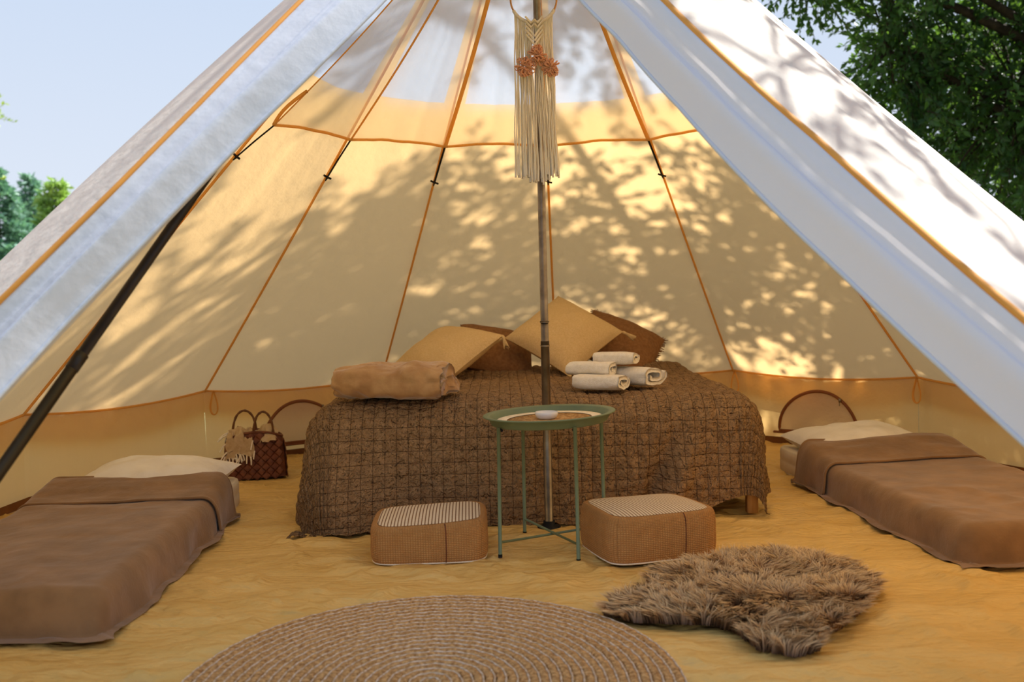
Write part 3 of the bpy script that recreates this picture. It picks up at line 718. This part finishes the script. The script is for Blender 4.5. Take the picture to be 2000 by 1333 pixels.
mesh('hide', ringsV, F, pbr('hide_leather', (70, 48, 32), None, .9), fur)
NS = 38000
Q = rng.uniform(OUT.min(0), OUT.max(0), (NS * 3, 2)); Q = Q[inside(Q, OUT)][:NS]; NS = len(Q)
cl = np.stack([vn(Q[:, 0] * 9, Q[:, 1] * 9, 3), vn(Q[:, 0] * 9, Q[:, 1] * 9, 4)], -1) - .5
cl2 = np.stack([vn(Q[:, 0] * 38, Q[:, 1] * 38, 5), vn(Q[:, 0] * 38, Q[:, 1] * 38, 6)], -1) - .5
outw = Q - cen; outw = outw / (np.linalg.norm(outw, axis=1, keepdims=True) + 1e-6)
dirxy = outw * .75 + cl * 2.6 + cl2 * 3.2 + rng.normal(0, .18, (NS, 2)) + np.array([.1, .15])
Lh = .055 * rng.uniform(.65, 1.2, NS); wd = .0017
edg = np.min(np.linalg.norm(Q[:, None] - OUT[None, :, :], axis=2), axis=1); zb = np.where(edg < .06, .008, .016); lift = .75 + .5 * vn(Q[:, 0] * 6, Q[:, 1] * 6, 12)
d1 = np.concatenate([dirxy * .35, np.ones((NS, 1)) * lift[:, None]], 1); d1 /= np.linalg.norm(d1, axis=1, keepdims=True)
d2 = np.concatenate([dirxy * 1.0, np.ones((NS, 1)) * .35 * lift[:, None]], 1); d2 /= np.linalg.norm(d2, axis=1, keepdims=True)
B0 = np.concatenate([Q, zb[:, None]], 1); B1 = B0 + d1 * Lh[:, None] * .5; B2 = B1 + d2 * Lh[:, None] * .55; B2[:, 2] = np.maximum(B2[:, 2], .008)
sd_ = np.stack([-d2[:, 1], d2[:, 0], np.zeros(NS)], -1); sd_ /= np.linalg.norm(sd_, axis=1, keepdims=True) + 1e-9
ang = rng.uniform(-1, 1, (NS, 1)) * .8; sd_ = sd_ * np.cos(ang) + np.array([0, 0, 1.]) * np.sin(ang)
V = np.stack([B0 - sd_ * wd, B0 + sd_ * wd, B1 - sd_ * wd, B1 + sd_ * wd, B2], 1).reshape(-1, 3)
i5 = np.arange(NS)[:, None] * 5
Ft = np.concatenate([i5 + np.array([0, 1, 3]), i5 + np.array([0, 3, 2]), i5 + np.array([2, 3, 4])], 0)
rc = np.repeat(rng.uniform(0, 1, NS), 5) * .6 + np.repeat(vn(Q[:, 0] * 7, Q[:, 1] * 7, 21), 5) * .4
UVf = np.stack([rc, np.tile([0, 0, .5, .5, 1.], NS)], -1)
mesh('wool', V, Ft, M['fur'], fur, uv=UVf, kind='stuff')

# ------------------------------------------------------------------ floor beds
def floor_bed(side, c, a, w, l, h, ly0, fold_y, fold_w, pil_y, labs, seed):
    """local x to the aisle side (sx), local y from foot (-) to head (+)"""
    def W(P): return rz(P, a, c)
    n = 24
    # mattress: rounded slab with a piping line
    m = MB(); e = .02
    prof = [(0, .0), (.5, 0), (1, .0)]
    u = np.linspace(0, 2 * pi, 120, endpoint=False); sx = np.sign(np.cos(u)) * np.abs(np.cos(u))**.12; sy = np.sign(np.sin(u)) * np.abs(np.sin(u))**.12
    Vv = []
    zs = [(.02, .96), (0, .985), (.012, 1), (h * .45, 1), (h * .5, .994), (h * .55, 1), (h - .022, 1), (h - .006, .99), (h, .965), (h, .5), (h, .01)]
    for z, f in zs[1:]:
        Vv.append(np.stack([sx * (w / 2 - (1 - f) * .3), sy * (l / 2 - (1 - f) * .3), np.full(120, z)], -1) if f > .9 else np.stack([sx * w / 2 * f, sy * l / 2 * f, np.full(120, z)], -1))
    Vv = np.concatenate(Vv); F = [tuple(q) for q in gridF(len(zs) - 1, 120, cv=True)] + [tuple(range(120))[::-1]]
    mesh('floor_mattress', W(Vv), F, M['mattress'], base=c, label=labs[0], cat='mattress', group='floor mattresses')
    # pillow
    V, F = cushion_mesh(.62, .42, .17, seed, wr=.04); V[:, 2] = np.maximum(V[:, 2], -.035)
    R = rot3(rad(4), 0, rad(3 * side)); V = place(V, R, (-side * .03, pil_y + .04, h + .042))
    mesh('pillow', W(V), F, M['linen'], base=W(np.array([0, pil_y, h])), label=labs[1], cat='pillow', group='white pillows on the floor mattresses')
    # blanket over mattress, hanging to the floor
    hf = lambda x, y: .055 * sm(fold_y + .02, fold_y + fold_w + .06, y)
    nx, ny = 110, 170
    ps = np.linspace(-w / 2 - .13, w / 2 + .155, nx) if side > 0 else np.linspace(-w / 2 - .155, w / 2 + .13, nx)
    if side > 0: ps = -ps[::-1]; ps = np.linspace(-w / 2 - .155, w / 2 + .10, nx)
    else: ps = np.linspace(-w / 2 - .10, w / 2 + .155, nx)
    qs = np.linspace(ly0 - .16, fold_y + fold_w, ny); pg, qg = np.meshgrid(ps, qs, indexing='ij')
    box = (-w / 2 - .015, w / 2 + .015, ly0, l)
    P, fall = drape(pg, qg, box, h + .014, .05, .16, .010, 11, eps=.004, hf=hf)
    P[..., 2] += (1 - fall) * (.030 * fbm(pg * 2.2 + seed, qg * 2.2, seed, 3) + .05 * (ridge(pg * 2.4 + qg * 1.2, qg * 2.2 - pg * .8, seed + 4, 3) - .35)**2)
    sgn = np.where(pg > 0, 1, -1); P[..., 0] += sgn * fall * .05 * fbm(qg * 5, pg * 3 + seed, seed + 2, 2)
    P[..., 2] = np.maximum(P[..., 2], .010)
    bl = root('blanket', labs[2], 'blanket', tuple(W(np.array([0., (ly0 + fold_y) / 2, h]))), 'brown fleece blankets on the floor mattresses')
    mesh('blanket_body', W(P).reshape(-1, 3), gridF(nx, ny), M['fleece'], bl)
    # turned-down top edge with a thick rolled fold
    qs = np.linspace(fold_y, fold_y + fold_w, 40); pg, qg = np.meshgrid(ps, qs, indexing='ij')
    P2, fall = drape(pg, qg + .02 * np.sin(pg * 5 + seed), (box[0] - .012, box[1] + .012, box[2], box[3]), h + .030, .055, .16, .010, 11, eps=.004, hf=hf)
    P2[..., 2] += (1 - fall) * (.030 * fbm(pg * 2.2 + seed, qg * 2.2, seed, 3) + .010 * np.sin(pi * (qg - fold_y) / fold_w) + .015 * fbm(pg * 5, qg * 14, seed + 6, 2))
    P2[..., 2] = np.maximum(P2[..., 2], .012)
    td = mesh('turned_down_edge', W(P2).reshape(-1, 3), gridF(nx, 40), M['fleece'], bl)
    MB().tube(W(P2[:, 0]) - [0, 0, .004], .006, 6).obj('hem', M['fleece'], td)
    MB().tube(W((P2[:, -1] + P[:, -1]) / 2), .010, 8).obj('rolled_fold', M['fleece'], td)
    return W
floor_bed(-1, (-1.655, -.24, 0), rad(2.0), .70, 1.72, .118, -.90, .25, .27, .60,
          ('cream floor mattress under a brown blanket beside the woven basket', 'plump white pillow on the mattress beside the basket', 'brown fleece blanket turned down on the mattress by the dark pole'), 5)
floor_bed(1, (1.59, .26, 0), rad(4.3), .70, 1.75, .118, -.92, .20, .30, .58,
          ('cream floor mattress near the bed leg, below the arched window', 'white pillow below the arched window', 'brown fleece blanket turned down on the mattress by the bed leg'), 13)

# ------------------------------------------------------------------ basket
bas = root('basket', 'dark woven splint basket bag with two loop handles', 'basket', (-1.44, 1.27, 0))
BA = rad(18); bw_, bd_, bh_ = .30, .15, .235
def BW(P): return rz(np.asarray(P, float), BA, (-1.44, 1.27, 0))
def bprof(x, s, z):                      # the bag narrows towards its rim, which dips at the ends
    return z
m = MB(); sh = []
nth = 64; u = np.linspace(0, 2 * pi, nth, endpoint=False); sx = np.sign(np.cos(u)) * np.abs(np.cos(u))**.35; sy = np.sign(np.sin(u)) * np.abs(np.sin(u))**.35
def bside(z):
    t = z / bh_; return bw_ / 2 * (1 - .10 * t * t), bd_ / 2 * (1 - .25 * t)
def rimz(x): return bh_ * (1.0 - .16 * (abs(x) / (bw_ / 2))**2)
lev = np.linspace(0, 1, 10); V = []
for t in lev:
    a_, b_ = bside(t * bh_); x = sx * a_; V.append(np.stack([x, sy * b_, .002 + t * rimz(x)], -1))
for t in lev[::-1][:-1]:
    a_, b_ = bside(t * bh_); x = sx * (a_ - .006); V.append(np.stack([x, sy * (b_ - .006), .006 + t * rimz(x)], -1))
V = np.concatenate(V); nl = len(lev) * 2 - 1
F = [tuple(q) for q in gridF(nl, nth, cv=True)] + [tuple(range(nth))[::-1], tuple((nl - 1) * nth + j for j in range(nth))]
body = mesh('body', BW(V), F, M['splint'], bas)
M['splint2'] = pbr('red_splint', (132, 78, 44), (100, 56, 32), .55, nscale=30)
# woven diamonds on the four faces, one mesh shared by all
def diamond():
    s = .0225; v = [(-s, 0, 0), (0, -s, 0), (s, 0, 0), (0, s, 0), (-s * .9, 0, .003), (0, -s * .75, .006), (s * .9, 0, .003), (0, s * .75, .006), (0, 0, .0055)]
    f = [(0, 1, 5, 4), (1, 2, 6, 5), (2, 3, 7, 6), (3, 0, 4, 7), (4, 5, 8), (5, 6, 8), (6, 7, 8), (7, 4, 8)]
    me = bpy.data.meshes.new('splint'); me.from_pydata(v, [], f); me.update(); return me
dms = []
for mt in ('splint', 'splint2'):
    me = diamond(); me.materials.append(M[mt]); dms.append(me)
for fi, (ox, wid) in enumerate(((0, bw_), (1, bd_), (2, bw_), (3, bd_))):
    st = .0225
    for i in range(-8, 9):
        for j in range(0, 11):
            if (i + j) % 2: continue
            s_ = i * st; z = .012 + j * st
            a_, b_ = bside(z); half = (a_ if fi % 2 == 0 else b_)
            lim = half - .016
            xx = s_ if fi % 2 == 0 else bw_ / 2
            if abs(s_) > lim or z > rimz(xx) - .014: continue
            if fi == 0: p = (s_, -b_, z); nv_ = (0, -1, .2)
            elif fi == 2: p = (s_, b_, z); nv_ = (0, 1, .2)
            elif fi == 1: p = (a_, s_, z); nv_ = (1, 0, .1)
            else: p = (-a_, s_, z); nv_ = (-1, 0, .1)
            o = bpy.data.objects.new('splint', dms[(i // 2 + j) % 2]); COL.objects.link(o); o.parent = body
            q = Vector(nv_).to_track_quat('Z', 'Y'); rzm = Matrix.Rotation(BA, 4, 'Z')
            pl = rz(np.array(p), BA, (0, 0, 0)); o.matrix_local = Matrix.Translation(Vector(pl)) @ rzm @ q.to_matrix().to_4x4() @ (Matrix.Rotation(pi / 2, 4, 'Z') if j % 2 else Matrix.Identity(4))
x = sx * bside(bh_)[0]; rim = np.stack([x, sy * bside(bh_)[1], rimz(x)], -1)
MB().tube(list(BW(rim)) + [BW(rim[0])], .006, 6, cap=False).obj('rim', M['splint2'], bas)
M['handle'] = pbr('handle_cane', (124, 82, 46), (96, 60, 34), .6, nscale=30)
for (x0, y0, hw, hh) in ((-.045, .054, .060, .115), (.040, -.054, .050, .115)):
    th = np.linspace(0, pi, 22); b = MB()
    pts = np.array([[x0 + hw * cos(t), y0 + .003 * sin(9 * t), bh_ - .045 + (hh + .03) * sin(t)**.75] for t in th])
    b.tube(BW(pts), .006 + .001 * np.sin(np.arange(22) * 2.1), 7); b.obj('handle', M['handle'], bas)
thr = root('throw', 'cream fringed wool throw stuffed into the woven basket', 'throw', tuple(BW(np.array([-.05, -.03, .18]))))
# crumpled cloth lying over the rim
nu_, nv_ = 50, 60; ug, vg = np.meshgrid(np.linspace(-1, 1, nu_), np.linspace(0, 1, nv_), indexing='ij')
px = -.045 + ug * .065 - .05 * vg; py = .045 - .135 * vg; ovr = np.maximum(vg - .55, 0)
pz = bh_ - .02 + .040 * np.sin(pi * np.minimum(vg * 1.25, 1)) - ovr * .16 - .045 * np.abs(ug) * vg
P = np.stack([px, py - .0 * ovr, pz], -1) + .06 * np.stack([fbm(ug * 2.5, vg * 5, 3, 2), fbm(ug * 2.5, vg * 5, 4, 2) * .6, fbm(ug * 3, vg * 5, 5, 3)], -1)
P[..., 1] = np.where(vg > .6, np.minimum(P[..., 1], -.082), P[..., 1])
mesh('cloth', BW(P).reshape(-1, 3), gridF(nu_, nv_), M['throw'], thr)
ug, vg = np.meshgrid(np.linspace(-1, 1, 30), np.linspace(-1, 1, 30), indexing='ij')
P2 = np.stack([.062 + ug * .048, -.02 + vg * .055, bh_ - .01 + .045 * (1 - ug**2) * (1 - vg**2) - .04 * np.maximum(-vg, 0)], -1) + .03 * np.stack([fbm(ug * 2, vg * 2, 6, 2), fbm(ug * 2, vg * 2, 7, 2), fbm(ug * 3, vg * 3, 8, 2)], -1)
mesh('cloth_fold', BW(P2).reshape(-1, 3), gridF(30, 30), M['throw'], thr)
ends = [P[i, -1] for i in range(2, nu_, 3)] + [P[0, j] for j in range(10, 58, 6)] + [P[-1, j] for j in range(8, 50, 6)]
for i, p in enumerate(ends):
    d = np.array([rng.normal(0, .012) - (.03 if 16 < i < 26 else 0), -.010 + rng.normal(0, .006), -.035 + rng.normal(0, .008)])
    MB().tube(BW(np.array([p, p + d * .5 + [0, -.006, .006], p + d])), [.0045, .004, .003], 6).obj('fringe_strand', M['cream'], thr)

# ------------------------------------------------------------------ outside: trees and fence
def tubes_fast(A, B, r0, r1):
    """three-sided twigs, one numpy call"""
    A = np.asarray(A, float); B = np.asarray(B, float); d = B - A; d /= np.linalg.norm(d, axis=1, keepdims=True) + 1e-9
    a = np.cross(d, np.array([.31, .57, .76])); a /= np.linalg.norm(a, axis=1, keepdims=True) + 1e-9; b = np.cross(d, a)
    V = []
    for e, r in ((A, r0), (B, r1)):
        for j in range(3):
            t = 2 * pi * j / 3; V.append(e + (cos(t) * a + sin(t) * b) * np.asarray(r).reshape(-1, 1))
    V = np.stack(V, 1).reshape(-1, 3); k = np.arange(len(A))[:, None] * 6
    return V, np.concatenate([k + np.array([j, (j + 1) % 3, 3 + (j + 1) % 3, 3 + j]) for j in range(3)], 0)
def leaves_fast(C, Dr, L, W):
    n = len(C); s = np.cross(Dr, rng.normal(size=(n, 3))); s /= np.linalg.norm(s, axis=1, keepdims=True) + 1e-9
    nn_ = np.cross(Dr, s); L = L[:, None]; W = W[:, None]
    V = np.stack([C, C + Dr * L * .45 + s * W + nn_ * W * .25, C + Dr * L, C + Dr * L * .45 - s * W + nn_ * W * .25], 1).reshape(-1, 3)
    return V, np.arange(n)[:, None] * 4 + np.array([0, 1, 2, 3])
def leafy_tree(lab, trunk, clusters, lm, leafL=.085, lpt=15, grp=None, tr=.16):
    t = root('leafy_tree', lab, 'tree', (trunk[0], trunk[1], -.06), grp)
    top = np.array([trunk[0], trunk[1], trunk[2]]); pts = [np.array([trunk[0], trunk[1], -.06]) + (top - np.array([trunk[0], trunk[1], -.06])) * s + np.array([.12 * sin(4 * s), .1 * sin(3 * s + 1), 0]) for s in np.linspace(0, 1, 10)]
    MB().tube(pts, np.linspace(tr, tr * .4, 10), 10).obj('trunk', M['bark'], t)
    bm_ = MB(); SA, SB, Lc, Ld = [], [], [], []
    for (c, r, n) in clusters:
        c = np.array(c, float); r = np.array(r, float); j = min(9, max(2, int(9 * (c[2] - .8) / trunk[2])))
        s0 = pts[j]; mid = (s0 + c) / 2 + np.array([0, 0, .25]); q = [s0 * (1 - u)**2 + 2 * mid * u * (1 - u) + c * u * u for u in np.linspace(0, 1, 8)]
        bm_.tube(q, np.linspace(.06, .018, 8), 6)
        nb = max(6, n // 22); ph = rng.normal(size=(nb, 3)); ph /= np.linalg.norm(ph, axis=1, keepdims=True)
        tips = c + ph * r * rng.uniform(.55, 1.0, (nb, 1))
        for tp in tips: bm_.tube([c + (tp - c) * .05, (c + tp) / 2 + rng.normal(0, .08, 3), tp], [.016, .010, .004], 4, cap=False)
        k = rng.integers(0, nb, n); f = rng.uniform(.15, 1.05, (n, 1)) ** .8
        S = c + (tips[k] - c) * f + rng.normal(0, .16, (n, 3)) * r.mean() * .55
        d = (S - c) / (np.linalg.norm(S - c, axis=1, keepdims=True) + 1e-6) + rng.normal(0, .6, (n, 3)) + np.array([0, 0, -.25]); d /= np.linalg.norm(d, axis=1, keepdims=True)
        Lt = rng.uniform(.22, .48, (n, 1)); SA.append(S); SB.append(S + d * Lt)
        u = np.repeat(np.linspace(.1, 1, lpt)[None, :], n, 0); P = S[:, None] + d[:, None] * (Lt * u)[..., None]
        o = rng.normal(size=P.shape) * .6 + d[:, None]; o /= np.linalg.norm(o, axis=-1, keepdims=True)
        Lc.append(P.reshape(-1, 3)); Ld.append(o.reshape(-1, 3))
    bm_.obj('branches', M['bark'], t, kind='stuff')
    SA = np.concatenate(SA); SB = np.concatenate(SB); V, F = tubes_fast(SA, SB, np.full(len(SA), .005), np.full(len(SA), .002)); mesh('twigs', V, F, M['bark'], t, kind='stuff')
    C = np.concatenate(Lc); Dd = np.concatenate(Ld); L = leafL * rng.uniform(.6, 1.2, len(C)); V, F = leaves_fast(C, Dd, L, L * .26)
    mesh('leaves', V, F, lm, t, smooth=False, kind='stuff')
    return t
leafy_tree('big dark broadleaf tree overhanging the tent on its sunny side', (5.2, 5.4, 4.2), [
    ((4.7, 5.6, 2.7), (1.7, 1.5, 1.8), 1500), ((4.4, 5.3, 4.9), (1.7, 1.5, 1.5), 850), ((3.4, 5.0, 3.7), (.8, .8, .8), 150),
    ((2.3, 4.2, 5.3), (1.5, 1.4, 1.1), 800), ((.9, 3.7, 5.2), (1.3, 1.2, .9), 420), ((-.5, 3.3, 5.2), (1.1, 1.1, .8), 260), ((2.5, 5.0, 3.75), (.9, .6, .5), 90), ((3.4, 5.3, 3.0), (.7, .6, .9), 240), ((3.9, 3.1, 4.7), (1.2, 1.3, 1.0), 700),
    ((4.4, .7, 4.4), (1.1, 1.0, .7), 80), ((3.3, .1, 4.2), (.9, .9, .6), 60), ((2.8, .7, 4.8), (.9, .9, .5), 60), ((4.5, 2.5, 3.3), (1.0, 1.2, 1.1), 600), ((1.9, 2.3, 5.6), (1.2, 1.0, .6), 110), ((5.6, 3.6, 3.2), (1.4, 1.4, 1.5), 700)], M['leaf'], tr=.2, grp='trees behind the tent')
leafy_tree('dark broadleaf tree further back behind the overhanging one', (8.2, 9.0, 5.0), [
    ((7.0, 8.6, 3.4), (2.2, 1.6, 2.3), 1300), ((8.8, 8.6, 3.0), (2.2, 1.6, 2.2), 900), ((7.4, 8.4, 1.6), (2.4, 1.4, 1.2), 700)], M['leaf'], .10, tr=.22, grp='trees behind the tent')
leafy_tree('fresh green broadleaf tree at the photo edge beside the spruces', (-9.6, 13.2, 3.4), [
    ((-8.95, 13, 3.85), (.5, .5, .4), 70), ((-8.95, 13, 3.05), (.5, .5, .45), 70), ((-9.5, 13, 3.5), (.7, .7, .7), 90)], M['leaf2'], .09, tr=.12)
def spruce(lab, x, y, h, rb, mat, seed):
    r_ = np.random.default_rng(seed); t = root('spruce', lab, 'tree', (x, y, -.06), 'spruces beyond the lawn')
    MB().tube([(x, y, -.06), (x, y, h * .5), (x, y, h)], [.12, .07, .01], 8).obj('trunk', M['bark'], t)
    br = MB(); C = []; Dd = []
    z = .35
    while z < h - .05:
        f = 1 - z / h; Lb = rb * f ** .85 + .08; nb = int(7 + 7 * f)
        for i in range(nb):
            a = r_.uniform(0, 2 * pi); l = Lb * r_.uniform(.75, 1.1); d = np.array([cos(a), sin(a), .0])
            q = [np.array([x, y, z]) + d * l * s + np.array([0, 0, .25 * l * s - .32 * l * s * s + .0]) for s in (0, .35, .7, 1)]
            br.tube(q, [.018, .012, .008, .004], 3, cap=False)
            m = int(16 + 60 * l); s = r_.uniform(.15, 1, m)
            P = np.array([np.interp(s, (0, .35, .7, 1), [p[k] for p in q]) for k in range(3)]).T + r_.normal(0, .045, (m, 3))
            sd = np.array([-sin(a), cos(a), 0]); o = d * .7 + sd * r_.uniform(-1, 1, (m, 1)) + r_.normal(0, .25, (m, 3)) + np.array([0, 0, .1]); o /= np.linalg.norm(o, axis=1, keepdims=True)
            C.append(P); Dd.append(o)
        z += .17 + .05 * f
    br.obj('branches', M['bark'], t, kind='stuff')
    C = np.concatenate(C); Dd = np.concatenate(Dd); L = r_.uniform(.10, .20, len(C)); V, F = leaves_fast(C, Dd, L, L * .22); mesh('needles', V, F, mat, t, smooth=False, kind='stuff')
spruce('broad blue-green spruce nearest the photo edge', -12.05, 20.0, 4.15, 1.5, M['spruce'], 1)
spruce('slim blue spruce with a pointed tip between the two others', -13.23, 24.2, 4.5, 1.15, M['spruce'], 2)
spruce('yellow-green young spruce closest to the tent roof', -9.17, 16.6, 3.45, .95, M['spruce2'], 3)
fen = root('picket_fence', 'weathered wooden picket fence below the spruces', 'fence', (-9.5, 15.2, 0))
for z in (.5, 1.35): MB().box((-9.2, 15.25, z), (3.4, .04, .08)).obj('rail', M['picket'], fen)
for i in range(31):
    o = MB()
    x = -10.85 + i * .11; hgt = 1.66 + .06 * random.random()
    o.add([(x - .037, 15.22, -.06), (x + .037, 15.22, -.06), (x + .037, 15.2, -.06), (x - .037, 15.2, -.06), (x - .037, 15.22, hgt), (x + .037, 15.22, hgt), (x + .037, 15.2, hgt), (x - .037, 15.2, hgt), (x, 15.22, hgt + .05), (x, 15.2, hgt + .05)],
          [(0, 1, 5, 8, 4), (3, 7, 9, 6, 2), (0, 4, 7, 3), (1, 2, 6, 5), (4, 8, 9, 7), (5, 6, 9, 8), (0, 3, 2, 1)])
    o.obj('picket', M['picket'], fen, smooth=False)
